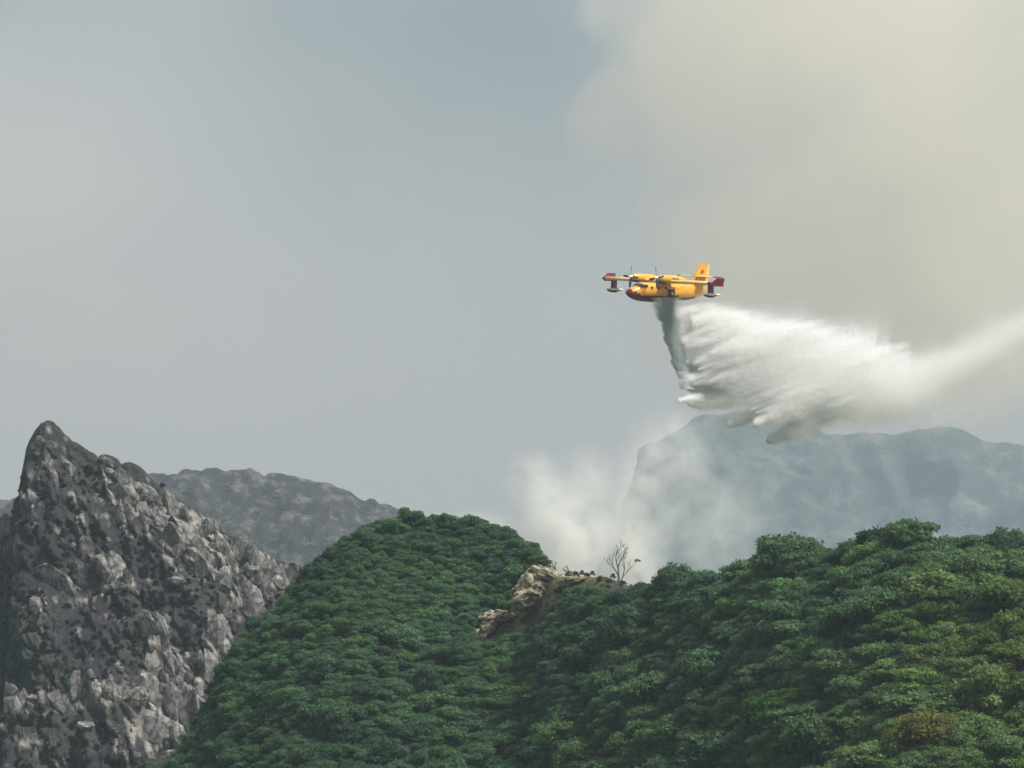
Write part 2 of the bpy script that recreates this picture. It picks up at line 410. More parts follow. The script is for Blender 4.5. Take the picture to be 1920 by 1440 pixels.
for i, (px, py, sx, sz, ry, col) in enumerate([(275, 1364, 8.2, 4.6, 8, 1.4), (248, 1310, 4.2, 2.6, -30, 1.05), (182, 1300, 1.8, 4.4, -25, 1.2), (212, 1305, 2.2, 4.0, -20, .95), (290, 1290, 2.2, 3.4, 5, .9), (405, 1190, 2.6, 5.6, 10, 1.0),
        (418, 1225, 2.0, 4.0, 8, 1.05), (305, 1180, 1.5, 4.6, -15, 1.0), (262, 925, 4.0, 3.0, 10, .9), (240, 935, 2.6, 3.6, -10, .95), (335, 965, 2.2, 3.6, -20, .95), (395, 990, 2.0, 3.2, -25, .95), (200, 865, 2.2, 1.7, 20, .8), (310, 1420, 3.4, 1.6, -30, .9), (285, 945, 2.6, 4.0, -15, .8), (440, 1050, 2.4, 3.6, -30, .85), (480, 1075, 3.0, 2.2, 15, .9), (225, 900, 2.0, 3.4, -12, .75), (300, 985, 2.4, 2.6, 25, .7), (330, 1090, 2.8, 1.3, 10, .8), (225, 1100, 3.0, 1.4, 12, .75),
        (100, 900, 1.3, 3.4, -14, .7), (150, 1000, 1.6, 3.8, -8, .7), (12, 1010, 1.8, 4.6, 4, .7), (85, 860, 1.6, 2.4, 0, .65), (160, 1360, 2.2, 1.3, 0, .9), (60, 1310, 3.0, 1.2, -12, .8), (345, 1250, 1.6, 3.6, -28, .85), (375, 1240, 1.4, 3.4, -15, .9)]):
    slab('rock_slab', 40 + i, px, py, peak_depth(px, py) - 0.3, sx, 1.6, sz, ry, M_rock, peak_o, col)

# ------------------------------------------------------------------ forested hillside
def disp_hill(p, h):
    x, y, z = p
    k = min(1, 0.15 + abs(h) / 9)
    a = fbm(x / 26, y / 26, 1.3, 4) * 3.2 * k
    return np.array([0, 0, a + fbm(x / 6, y / 6, 7.1, 3) * 0.5])
hill_crest = [(-500, 1560, 660), (0, 1540, 690), (200, 1500, 700), (330, 1452, 705), (372, 1385, 710), (412, 1300, 715), (446, 1225, 718), (525, 1160, 722), (575, 1095, 725), (612, 1066, 728), (650, 1030, 730), (700, 1000, 733),
              (760, 985, 735), (850, 993, 735), (940, 1010, 730), (990, 1038, 722), (1012, 1062, 712), (1030, 1072, 704), (1060, 1080, 698), (1100, 1081, 692), (1135, 1084, 686), (1160, 1092, 682), (1190, 1104, 678), (1212, 1122, 672), (1250, 1128, 664), (1300, 1122, 658),
              (1350, 1128, 650), (1400, 1112, 642), (1480, 1092, 634), (1560, 1074, 628), (1640, 1054, 622), (1720, 1056, 618), (1790, 1064, 616), (1850, 1060, 615), (1920, 1054, 614), (2050, 1040, 612), (2500, 1150, 612)]
hill = Sheet(hill_crest, 230, 120, 90, 0.66, 0.4, -0.8, disp_hill, 5, 90, 26)
m = hill.mesh('wooded_hillside')
CLEAR = [(1010, 1110, 52, 45), (1085, 1090, 52, 20), (950, 1158, 55, 22), (915, 1185, 32, 24), (1165, 1100, 40, 16), (505, 1352, 12, 22)]
def clear_at(px, py): return max(math.exp(-(((px - a) / sx) ** 2 + ((py - b) / sy) ** 2) ** 2) for a, b, sx, sy in CLEAR)
co = hill.V.reshape(-1, 3); cols = np.zeros((len(co), 3))
for i, p in enumerate(co):
    px, py = proj(*p); k = clear_at(px, py)
    n1 = 0.5 + fbm(p[0] / 2.5, p[1] / 2.5, 3, 3)
    dry = np.array((0.13, 0.125, 0.062)) * (0.7 + 0.5 * n1)
    if px > 1145: dry = np.array((0.06, 0.055, 0.045))
    cols[i] = np.array((0.022, 0.036, 0.022)) * (1 - k) + dry * k
set_attr(m, 'soil', cols)
tag(obj('wooded_hillside', m, M_soil), kind='structure')

# ---- trees
def crown_geo(seed, rx, rz, nl, leaf, h0, lobes=11, flat=0.68, core=True):
    """leaf clumps over several uneven lobes: vertices and quads"""
    r = np.random.default_rng(seed); L = []
    for k in range(lobes):
        a = r.uniform(0, 2 * np.pi); q = np.sqrt(r.uniform(0, 1)) * rx * 0.78; zz = r.uniform(-.55, .75) * rz
        q *= np.sqrt(max(0.15, 1 - (zz / rz) ** 2)); s = r.uniform(.2, .46) * rx
        L.append((q * np.cos(a), q * np.sin(a), h0 + zz, s, s * flat * r.uniform(.7, 1.05)))
    L.append((0, 0, h0 + rz * 0.45, rx * .5, rx * .4))
    L = np.array(L); wts = L[:, 3] ** 2; idx = r.choice(len(L), nl, p=wts / wts.sum())
    d = r.normal(size=(nl, 3)); d[:, 2] += 0.35; d /= np.linalg.norm(d, axis=1)[:, None]
    rad = r.uniform(.72, 1.16, nl) * (1 + .12 * np.sin(d[:, 0] * 9 + idx) * np.sin(d[:, 1] * 8 + idx * 2))
    c = L[idx, :3] + d * np.stack([L[idx, 3], L[idx, 3], L[idx, 4]], 1) * rad[:, None]
    nrm = d + r.normal(size=(nl, 3)) * 0.6; nrm /= np.linalg.norm(nrm, axis=1)[:, None]
    t = np.cross(nrm, r.normal(size=(nl, 3))); t /= np.linalg.norm(t, axis=1)[:, None]; b = np.cross(nrm, t)
    s = (leaf * r.uniform(.6, 1.35, nl))[:, None]
    v = np.stack([c - t * s, c - b * s * .6, c + t * s, c + b * s * .6], 1).reshape(-1, 3)
    f = np.arange(nl * 4).reshape(-1, 4)
    if core:
        cv = []; cf = []; o = len(v)
        for (x, y, z, s1, s2) in L:
            nn, mm_ = 7, 5
            for i in range(mm_):
                ph = np.pi * (i + .5) / mm_
                for k in range(nn):
                    th = 2 * np.pi * k / nn; rr = .66 * r.uniform(.8, 1.15)
                    cv.append((x + s1 * rr * np.sin(ph) * np.cos(th), y + s1 * rr * np.sin(ph) * np.sin(th), z + s2 * rr * np.cos(ph)))
            for i in range(mm_ - 1):
                for k in range(nn):
                    k2 = (k + 1) % nn; cf.append((o + i * nn + k, o + i * nn + k2, o + (i + 1) * nn + k2, o + (i + 1) * nn + k))
            o += nn * mm_
        v = np.concatenate([v, np.array(cv)]); f = np.concatenate([f, np.array(cf)])
    return v, f
def trunk_geo(seed, h, rx, r0=0.16):
    r = random.Random(seed); parts = []
    lean = (r.uniform(-.2, .2), r.uniform(-.2, .2))
    parts.append(tube_geo([(0, 0, -0.8), (lean[0] * .4, lean[1] * .4, h * .4), (lean[0], lean[1], h * .85)], [r0 * 1.2, r0 * .85, r0 * .3]))
    for k in range(4):
        a = r.uniform(0, 6.28); q = rx * r.uniform(.4, .65)
        z0 = h * r.uniform(.25, .5)
        parts.append(tube_geo([(lean[0] * .4, lean[1] * .4, z0), (q * .5 * math.cos(a), q * .5 * math.sin(a), z0 + h * .22), (q * math.cos(a), q * math.sin(a), z0 + h * .36)], [r0 * .5, r0 * .35, r0 * .12], 5))
    return join_geo(parts)
VAR = []
for k in range(10):
    rx = 2.5
    v, f = crown_geo(300 + k, rx * random.uniform(.95, 1.1), 1.6 * random.uniform(.85, 1.15), 2900, 0.185, 2.0, 20 + k % 6)
    cm = mesh('crown', v, f); cm.materials.append(M_leaf)
    tv, tf_ = trunk_geo(500 + k, 3.6, rx); tm = mesh('trunk', tv, tf_, True); tm.materials.append(M_bark)
    VAR.append((cm, tm))

# where the trees stand
pts = []; cell = {}
def free(x, y, r):
    ci, cj = int(x // 4), int(y // 4)
    for a in range(-1, 2):
        for b in range(-1, 2):
            for (X, Y, rr) in cell.get((ci + a, cj + b), ()):
                if (X - x) ** 2 + (Y - y) ** 2 < (0.5 * (r + rr)) ** 2: return False
    return True
rt = random.Random(21)
for k in range(60000):
    a = rt.uniform(0, hill.nu - 1.01); b = rt.uniform(0, hill.nv - 1.01)
    p = hill.at(a, b); px, py = proj(*p)
    if not (-60 < px < 1990 and py < 1520): continue
    yc = np.interp(p[0], hill.xs, hill.yc)
    if p[1] > yc + 9: continue
    if max(clear_at(px, py - 14), clear_at(px, py - 34)) > 0.42 and (px < 700 or py < 1225): continue
    if 1000 < px < 1225 and p[1] > yc - (6 if px < 1120 else 10): continue
    big = 1.2 if px > 1180 else 0.62 + 0.38 * max(0, min(1, (py - 1100) / 300.0))
    if px < 560: big = min(big, 0.72)
    size = big * rt.choice((rt.uniform(.45, .75), rt.uniform(.7, 1.0), rt.uniform(.8, 1.1), rt.uniform(1.0, 1.4)))
    spacing = 2.3 * size
    if not free(p[0], p[1], spacing): continue
    cell.setdefault((int(p[0] // 4), int(p[1] // 4)), []).append((p[0], p[1], spacing))
    pts.append((p, px, py, size))
print('TREES', len(pts))
YEL = [(1870, 1215, 90, 80, .75), (1790, 1300, 130, 50, .5), (1880, 1370, 90, 70, .6), (1450, 1350, 75, 40, .55), (1110, 1415, 70, 40, .55), (1760, 1185, 60, 40, .4), (1620, 1420, 90, 40, .4), (900, 1330, 120, 60, .2)]
def tree_colour(px, py, r):
    base = np.array((0.084, 0.158, 0.082))
    right = max(0, min(1, (px - 1000) / 900.0)); low = max(0, min(1, (py - 1050) / 350.0))
    base = base + np.array((0.038, 0.044, 0.000)) * right * (0.35 + 0.65 * low)
    v = mnoise.noise(Vector((px / 130.0, py / 90.0, 2.2)))
    base = base * (1 + 0.3 * v)
    if px > 1550 and v > 0.0: base = base + np.array((0.02, 0.024, 0.0)) * min(1, v * 2.5)
    yl = min(1, blobs(YEL, px, py)); base = base * (1 - yl) + np.array((0.135, 0.185, 0.052)) * yl
    q = r.random(); tone = 'yellow green' if yl > .45 else 'mid green'
    if q < 0.10: base = base * np.array((1.16, 1.05, 1.0)); tone = 'olive green' if yl <= .45 else tone
    elif q < 0.26: base = base * np.array((1.15, 1.22, 0.9)); tone = 'light green' if yl <= .45 else tone
    elif q < 0.5: base = base * np.array((0.78, 0.8, 0.92)); tone = 'dark green' if yl <= .45 else 'dull yellow green'
    return base * r.uniform(.85, 1.15), tone
def tree_label(px, py, size, tone):
    sz = 'small' if size < .85 else 'broad' if size > 1.28 else 'rounded'
    if px > 1700: zone = 'beside the right edge'
    elif px > 1450: zone = 'under the water cloud'
    elif px > 1180: zone = 'right of the saddle'
    elif px > 980: zone = 'below the tan boulders'
    elif px > 700: zone = 'under the rounded hill'
    else: zone = 'beside the rocky peak'
    row = 'near the crest' if py < 1110 else 'high up' if py < 1210 else 'halfway down' if py < 1320 else 'low down' if py < 1410 else 'at the bottom edge'
    return f'{sz} {tone} broadleaf tree {row} {zone}', f'{tone} trees {row} {zone}'
# the 290 that show largest stand alone, the rest of the wood is one mass
shown = sorted([q for q in pts if -20 < q[1] < 1940 and q[2] < 1470], key=lambda q: -(q[3] * FPX / q[0][1]))
SPECIAL = [  # pixel of the crown, colour, size, label
    (1712, 1375, (0.165, 0.165, 0.05), 1.6, 'ochre yellow tree turning colour low on the right slope'),
    (1452, 1345, (0.055, 0.115, 0.032), 1.5, 'broad bright green tree near the bottom, left of the ochre tree'),
    (1100, 1412, (0.06, 0.12, 0.032), 1.2, 'bright green tree at the bottom edge below the rock outcrop'),
    (1850, 1215, (0.10, 0.135, 0.035), 1.25, 'lime green tree on the slope near the right edge'),
    (1890, 1290, (0.105, 0.135, 0.035), 1.2, 'yellowish green tree at the right edge below the lime green one'),
    (1740, 1180, (0.07, 0.125, 0.035), 1.15, 'fresh green tree halfway up the right slope among darker ones'),
    (1655, 1012, (0.045, 0.07, 0.036), 1.3, 'highest flat topped tree on the crest of the right slope'),
    (1860, 1018, (0.05, 0.078, 0.036), 1.25, 'rounded tree on the crest beside the right edge'),
]
def add_tree(p, size, col, label, group, var, rz, sxy=1.0, sz=1.0):
    root = empty('oak_tree', p, (0, 0, rz)); root.scale = (size * sxy, size * sxy * 1.1, size * sz)
    tag(root, label, 'tree', group)
    cm, tm = VAR[var]
    for nm, dm in (('trunk', tm), ('crown', cm)):
        o = bpy.data.objects.new(nm, dm); C.objects.link(o); o.parent = root; o.color = (*col, 1)
    return root
taken = set()
for (tx, ty, col, size, label) in SPECIAL:
    best = min(range(len(pts)), key=lambda i: (pts[i][1] - tx) ** 2 + (pts[i][2] - ty - 25 * size) ** 2 + (1e9 if i in taken else 0))
    taken.add(best); p = pts[best][0]
    add_tree(p, size, col, label, None, rt.randrange(10), rt.uniform(0, 6.28))
solo = []; mass = []
ids = {id(q): i for i, q in enumerate(pts)}
for q in shown:
    if ids[id(q)] in taken: continue
    (solo if len(solo) < 282 else mass).append(q)
shown_ids = {id(q) for q in shown}
mass += [q for q in pts if id(q) not in shown_ids]
for (p, px, py, size) in solo:
    col, tone = tree_colour(px, py, rt); zone = tree_label(px, py, size, tone)
    add_tree(p, size, col, zone[0], zone[1], rt.randrange(10), rt.uniform(0, 6.28), rt.uniform(.85, 1.25), rt.uniform(.7, 1.2))
def grow_mass(name, pos, rot, scl, idx, cols, label, cat):
    """thousands of crowns nobody could count: one object that repeats the crowns of the trees in view"""
    n = len(pos); me = bpy.data.meshes.new(name); me.vertices.add(n); me.vertices.foreach_set('co', np.asarray(pos, np.float32).ravel())
    for nm, typ, dat, key in (('tree_turn', 'FLOAT_VECTOR', rot, 'vector'), ('tree_scale', 'FLOAT_VECTOR', scl, 'vector'), ('tree_kind', 'INT', idx, 'value')):
        at = me.attributes.new(nm, typ, 'POINT'); at.data.foreach_set(key, np.asarray(dat, np.int32 if typ == 'INT' else np.float32).ravel())
    at = me.attributes.new('tree_colour', 'FLOAT_COLOR', 'POINT'); cc = np.ones((n, 4), np.float32); cc[:, :3] = cols; at.data.foreach_set('color', cc.ravel())
    o = tag(obj(name, me, M_leafi), label, cat, kind='stuff')
    gn = bpy.data.node_groups.new(name, 'GeometryNodeTree')
    gn.interface.new_socket('Geometry', in_out='INPUT', socket_type='NodeSocketGeometry'); gn.interface.new_socket('Geometry', in_out='OUTPUT', socket_type='NodeSocketGeometry')
    gi = gn.nodes.new('NodeGroupInput'); go = gn.nodes.new('NodeGroupOutput'); iop = gn.nodes.new('GeometryNodeInstanceOnPoints'); jn = gn.nodes.new('GeometryNodeJoinGeometry'); sm_ = gn.nodes.new('GeometryNodeSetMaterial')
    sm_.inputs['Material'].default_value = M_leafi; iop.inputs['Pick Instance'].default_value = True
    for c in SRC:
        oi = gn.nodes.new('GeometryNodeObjectInfo'); oi.transform_space = 'ORIGINAL'; oi.inputs['Object'].default_value = c; oi.inputs['As Instance'].default_value = True
        gn.links.new(oi.outputs['Geometry'], jn.inputs[0])
    def attr(nm, typ):
        k = gn.nodes.new('GeometryNodeInputNamedAttribute'); k.data_type = typ; k.inputs['Name'].default_value = nm; return k.outputs[0]
    gn.links.new(gi.outputs[0], iop.inputs['Points']); gn.links.new(jn.outputs[0], iop.inputs['Instance'])
    gn.links.new(attr('tree_kind', 'INT'), iop.inputs['Instance Index']); gn.links.new(attr('tree_turn', 'FLOAT_VECTOR'), iop.inputs['Rotation']); gn.links.new(attr('tree_scale', 'FLOAT_VECTOR'), iop.inputs['Scale'])
    gn.links.new(iop.outputs[0], sm_.inputs['Geometry']); gn.links.new(sm_.outputs[0], go.inputs[0])
    o.modifiers.new('wood', 'NODES').node_group = gn
    return o
SRC = []
for o_ in C.objects:
    if o_.name.split('.')[0] == 'crown' and o_.data in [q_[0] for q_ in VAR] and o_.data not in [c_.data for c_ in SRC]: SRC.append(o_)
NS_ = len(SRC)
grow_mass('forest', [q[0] for q in mass], [(rt.uniform(-.12, .12), rt.uniform(-.12, .12), rt.uniform(0, 6.28)) for q in mass], [np.array((rt.uniform(.85, 1.2), rt.uniform(.85, 1.2), rt.uniform(.8, 1.15))) * q[3] * .94 for q in mass],
          [rt.randrange(NS_) for q in mass], [tree_colour(q[1], q[2], rt)[0] for q in mass], 'dense dark green wood covering the rounded hill and upper slopes', 'forest')
print('solo', len(solo), 'mass', len(mass))

# undergrowth closing the gaps between the crowns
UG = [crown_geo(950 + k, 1.4, 1.0, 150, 0.2, 0.9, 6, core=True) for k in range(4)]
up, us, uc = [], [], []
while len(up) < 2500:
    a = rt.uniform(0, hill.nu - 1.01); b = rt.uniform(0, 94)
    p = hill.at(a, b); px, py = proj(*p)
    if not (-20 < px < 1940 and py < 1500) or max(clear_at(px, py), clear_at(px, py - 16)) > .4 or (1120 < px < 1215 and py < 1118): continue
    s0 = rt.uniform(.38, .92) * (1 if px > 1100 else .8)
    up.append(p); us.append((s0 * rt.uniform(.9, 1.4), s0, s0 * rt.uniform(.7, 1.1))); uc.append(tree_colour(px, py, rt)[0] * 1.05)
grow_mass('undergrowth', up, [(0, 0, rt.uniform(0, 6.28)) for q in up], us, [rt.randrange(NS_) for q in up], uc, 'green undergrowth filling the gaps between the trees of the wood', 'undergrowth')
# dry tufts and scrub on the open saddle
V = []; F = []; K = []; off = 0; cnt = 0
while cnt < 170:
    px, py = rt.uniform(880, 1200), rt.uniform(1065, 1215)
    if clear_at(px, py) < .35: continue
    h_ = hill.V[:, :90].reshape(-1, 3); aa, bb = proj(h_[:, 0], h_[:, 1], h_[:, 2]); kk = int(np.argmin((aa - px) ** 2 + (bb - py) ** 2)); cnt += 1
    v, f = UG[cnt % 4]; s0 = rt.uniform(.12, .5); V.append(v * s0 + h_[kk] + np.array((rt.uniform(-.5, .5), rt.uniform(-.5, .5), 0))); F.append(f + off); off += len(v)
    K.append(np.repeat([np.array(rt.choice(((.16, .14, .06), (.09, .10, .045), (.05, .075, .04), (.05, .045, .04))))], len(v), 0))
dm_ = mesh('dry_scrub', np.concatenate(V), np.concatenate(F)); set_attr(dm_, 'tree_colour', np.concatenate(K))
tag(obj('dry_scrub', dm_, M_leafv), 'dry tufts and low scrub on the open rocky saddle', 'scrub', kind='stuff')

# shrubs on the rocky peak: one dark mass
def shrub_w(px, py): return max(0.0, 0.35 + 0.7 * blobs(DARK, px, py) - 0.75 * blobs(ROCK, px, py)) * (0.0 if py < 880 else 1)
V = []; F = []; K = []; off = 0
SH = [crown_geo(900 + k, 1.0, .7, 110, 0.26, 0.2, 5, core=True) for k in range(4)]
for (p, px, py, q, nrm) in scatter_peak(620, shrub_w, 77):
    v, f = SH[int(q * 3.99)]; s = 0.4 + 0.9 * q
    V.append(v * s + np.array(p)); F.append(f + off); off += len(v)
    gmix = max(0, min(1, (py - 950) / 300.0)) * rt.uniform(.3, 1)
    K.append(np.repeat([np.array((0.034, 0.034, 0.034)) * (1 - gmix) + np.array((0.034, 0.052, 0.036)) * gmix], len(v), 0))
sm = mesh('shrubs', np.concatenate(V), np.concatenate(F)); set_attr(sm, 'tree_colour', np.concatenate(K))
tag(obj('mountain_scrub', sm, M_leafv), 'dark low scrub growing between the rocks of the peak', 'scrub', kind='stuff')

# ---- rock outcrop and saddle
def hill_point(px, py):
    d = hill.V[:, :90].reshape(-1, 3); a, b = proj(d[:, 0], d[:, 1], d[:, 2]); k = np.argmin((a - px) ** 2 + (b - py) ** 2); return d[k]
def boulder(name, seed, px, py, sx, sy, sz, rot, label, mat=M_tan, lift=0.0, n=20):
    bm = hull_rock(seed, n, sx, sy, sz, .2)
    bmesh.ops.subdivide_edges(bm, edges=bm.edges, cuts=6, use_grid_fill=True)
    for v in bm.verts:
        q = v.co * 0.9
        vv_ = mnoise.voronoi(Vector((q.x * .7 + seed, q.y * .7, q.z * 1.1)))[0]; v.co += v.co.normalized() * (fbm(q.x, q.y, q.z + seed, 5) * 0.3 * min(sx, sz) ** .5 - 0.45 * max(0, .22 - (vv_[1] - vv_[0])) / .22 + fbm(q.x * 4, q.y * 4, q.z * 4, 3) * .12)
    o = obj(name, bm_mesh(name, bm), mat)
    h = hill_point(px, py + sz * 6); o.location = P(px, py, h[1] - 0.3); o.rotation_euler = tuple(R(a) for a in rot)
    return tag(o, label, 'boulder')
boulder('boulder', 3, 1000, 1112, 4.9, 3.4, 4.6, (0, 14, 20), 'large tan boulder with a steep face below the saddle')
boulder('boulder', 8, 1030, 1080, 4.4, 2.6, 1.7, (0, 20, 0), 'low brown ledge of rock on top of the large tan boulder')
boulder('boulder', 11, 945, 1160, 5.0, 2.4, 1.6, (0, 8, 0), 'flat tan rock ledge left of the large boulder')
boulder('boulder', 14, 910, 1186, 3.6, 2.0, 1.8, (0, -40, 0), 'pale slanting rock below the flat tan ledge')
boulder('boulder', 17, 1080, 1092, 3.5, 2.3, 1.1, (0, -8, 0), 'grassy yellow rock hump along the saddle', paint('dry_grass_rock', (0.17, 0.155, 0.08), .95, .5, 1.6))
boulder('boulder', 23, 505, 1350, .8, .7, 1.9, (0, 5, 0), 'small pale rock showing between trees of the lower left slope')

# ---- bare burnt tree on the saddle
def bare_tree(name, px, py, h, seed, label, tufts=0, lean=0.0, levels=3):
    r = random.Random(seed); hp = hill_point(px, py)
    base = P(px, py, hp[1]); base.z = base.z - 0.1
    root = tag(empty(name, base), label, 'tree'); parts = []; tips = []
    def grow(p, d, L, rad, lev):
        q = p + d * L * .5 + Vector((r.gauss(0, .06) * L, r.gauss(0, .06) * L, 0)); e = q + (d + Vector((r.gauss(0, .15), r.gauss(0, .1), .1))).normalized() * L * .5
        parts.append(tube_geo([p, q, e], [rad, rad * .8, rad * .55], 6))
        if lev == 0: tips.append(e); return
        for s in range(3):
            nd = (d + Vector((r.uniform(-.9, .9), r.uniform(-.7, .7), r.uniform(-.1, .45)))).normalized()
            grow(e if s else q, nd, L * r.uniform(.5, .78), rad * .55, lev - 1)
    grow(Vector((0, 0, -.4)), Vector((lean, 0, 1)).normalized(), h * .42, 0.2, levels)
    if lean == 0: grow(Vector((.1, 0, -.4)), Vector((.4, .1, 1)).normalized(), h * .4, 0.11, levels - 1)
    v, f = join_geo(parts); o = obj('trunk', mesh('trunk', v, f, True), M_char, root)
    tips.sort(key=lambda t: -t.x)
    for k in range(tufts):
        vv, ff = crown_geo(seed + k, .75, .5, 160, .14, 0, 5, core=False)
        c = obj('crown', mesh('crown', vv, ff), M_leaf, root); c.location = tips[k * 2 % len(tips)]; c.color = (.07, .06, .045, 1); c.scale = (.75, .6, .5)
    return root
bare_tree('bare_tree', 1160, 1090, 6.2, 4, 'bare forked tree with a tuft of leaves against the smoke', 1, 0.0, 4)
bare_tree('bare_tree', 1047, 1074, 2.6, 9, 'burnt leafless shrub on the saddle beside the forest dome', 0, -.5, 3)
bare_tree('bare_tree', 1080, 1080, 3.2, 12, 'thin bent burnt branch leaning right on the saddle', 0, -.9, 2)
bare_tree('bare_tree', 1195, 1102, 2.4, 15, 'small burnt sapling right of the bare forked tree', 0, .15, 1)

# small pointed tree on the ridge line
hp = hill_point(1286, 1122)
root = tag(empty('pointed_tree', P(1286, 1122, hp[1] + 1)), 'small pointed evergreen sticking up from the ridge line right of the saddle', 'tree')
r_ = np.random.default_rng(5); nl = 700; t = r_.uniform(0, 1, nl); rad = (1 - t) ** 1.1 * 1.0 + .06; an = r_.uniform(0, 6.283, nl); q = np.sqrt(r_.uniform(.2, 1, nl)) * rad
c = np.stack([q * np.cos(an), q * np.sin(an), .6 + t * 3.9], 1); tt = r_.normal(size=(nl, 3)); tt /= np.linalg.norm(tt, axis=1)[:, None]; bb = np.cross(tt, r_.normal(size=(nl, 3))); bb /= np.linalg.norm(bb, axis=1)[:, None]
s = .16; v = np.stack([c - tt * s, c - bb * s * .6, c + tt * s, c + bb * s * .6], 1).reshape(-1, 3)
o = obj('crown', mesh('crown', v, np.arange(nl * 4).reshape(-1, 4)), M_leaf, root); o.color = (.035, .06, .036, 1)
v, f = tube_geo([(0, 0, -.8), (0, 0, 2), (0, 0, 4.3)], [.12, .08, .03]); obj('trunk', mesh('trunk', v, f, True), M_bark, root)

# ------------------------------------------------------------------ the aircraft
M_yel = paint("yellow_paint", (0.78, 0.37, 0.03), 0.3, 0.08, 0.6)
M_yel_lit = paint('sunlit_yellow_paint', (0.80, 0.55, 0.19), 0.3, 0.08, 0.6)  # same yellow paint, paler with the sun's glare put into the colour
M_red = paint('red_paint', (0.18, 0.009, 0.024), 0.35, 0.12, 0.8)
M_blk = paint('black_rubber', (0.02, 0.02, 0.022), 0.5, 0.2, 2)
M_glass = paint('cockpit_glass', (0.03, 0.035, 0.04), 0.08, 0.1, 2)
M_alu = paint('propeller_metal', (0.10, 0.10, 0.105), 0.45, 0.1, 3, 0.3)
M_wht = paint('white_paint', (0.75, 0.73, 0.68), 0.35, 0.06, 1)
plane = tag(empty('seaplane'), 'yellow and red twin propeller firefighting seaplane banking while dropping water', 'aircraft')
# fuselage: x forward, y to the pilot's left, z up
ST = [(9.0, .12, -.15, -.45), (8.75, .5, .12, -.85), (8.2, .85, .42, -1.2), (7.3, 1.1, .75, -1.5), (6.6, 1.22, 1.0, -1.64), (5.9, 1.28, 1.42, -1.74), (5.1, 1.3, 1.62, -1.8), (3, 1.32, 1.68, -1.86), (.5, 1.32, 1.68, -1.9), (-1.2, 1.32, 1.68, -1.9), (-1.3, 1.31, 1.68, -1.55),
      (-3, 1.22, 1.66, -1.42), (-5.5, 1.05, 1.62, -1.3), (-7.8, .8, 1.55, -.95), (-9.6, .45, 1.45, -.35), (-10.6, .12, 1.3, .7)]
NS = 24
def section(x, hw, zt, zb):
    out = []; zm = zb + (zt - zb) * .34                      # chine height
    for k in range(NS):
        a = 2 * math.pi * k / NS
        cy_, sz_ = math.sin(a), math.cos(a)
        if sz_ >= -0.25:
            y = hw * math.copysign(abs(cy_) ** .72, cy_); z = zm + (zt - zm) * max(0, (sz_ + .25) / 1.25) ** .82
        else:
            tq = (-sz_ - .25) / .75                           # planing V bottom
            y = hw * math.copysign(1 - tq, cy_) if abs(cy_) > 1e-6 else 0; z = zm + (zb - zm) * tq ** .8
        out.append((x, y, z))
    return out
V = []; F = []
for s_ in ST: V += section(*s_)
for i in range(len(ST) - 1):
    for k in range(NS): k2 = (k + 1) % NS; F.append((i * NS + k, (i + 1) * NS + k, (i + 1) * NS + k2, i * NS + k2))
fus_m = mesh('fuselage', V, F, True)
bm = bmesh.new(); bm.from_mesh(fus_m); bmesh.ops.holes_fill(bm, edges=bm.edges, sides=0); bmesh.ops.recalc_face_normals(bm, faces=bm.faces); bm.to_mesh(fus_m); bm.free()
fus = obj('fuselage', fus_m, [M_yel, M_red], plane)
for p in fus_m.polygons:
    c = p.center
    lim = -.78 - .0 * c.x if c.x > -1.3 else -.62
    if c.x > 5: lim = -.78 + (c.x - 5) ** 1.5 * .14
    p.material_index = 1 if c.z < lim or c.x > 8.45 else 0
def loft(name, secs, mat, parent, smooth=False):
    """closed body from equal-length rings"""
    n = len(secs[0]); V = []; F = []
    for s in secs: V += list(s)
    for i in range(len(secs) - 1):
        for k in range(n): k2 = (k + 1) % n; F.append((i * n + k, i * n + k2, (i + 1) * n + k2, (i + 1) * n + k))
    bm = bmesh.new(); vs = [bm.verts.new(v) for v in V]
    for f in F: bm.faces.new([vs[i] for i in f])
    bm.faces.new(vs[:n][::-1]); bm.faces.new(vs[-n:]); bmesh.ops.recalc_face_normals(bm, faces=bm.faces)
    o = obj(name, bm_mesh(name, bm, smooth), mat, parent)
    return o
AF = [(0, 0), (.04, .55), (.15, .95), (.35, 1), (.6, .75), (.85, .3), (1, .04), (.85, -.12), (.6, -.35), (.35, -.5), (.15, -.5), (.04, -.3)]
def airfoil_y(x_le, chord, th, y, z): return [(x_le - a * chord, y, z + b * th) for a, b in AF]
def airfoil_z(x_le, chord, th, z): return [(x_le - a * chord, b * th * (1 if i < 7 else .9), z) for i, (a, b) in enumerate(AF)]
loft('wing', [airfoil_y(2.1, 3.5, .46, y, 1.95) for y in (-13.6, -8, -3, 0, 3, 8, 13.6)], M_yel_lit, plane, True)
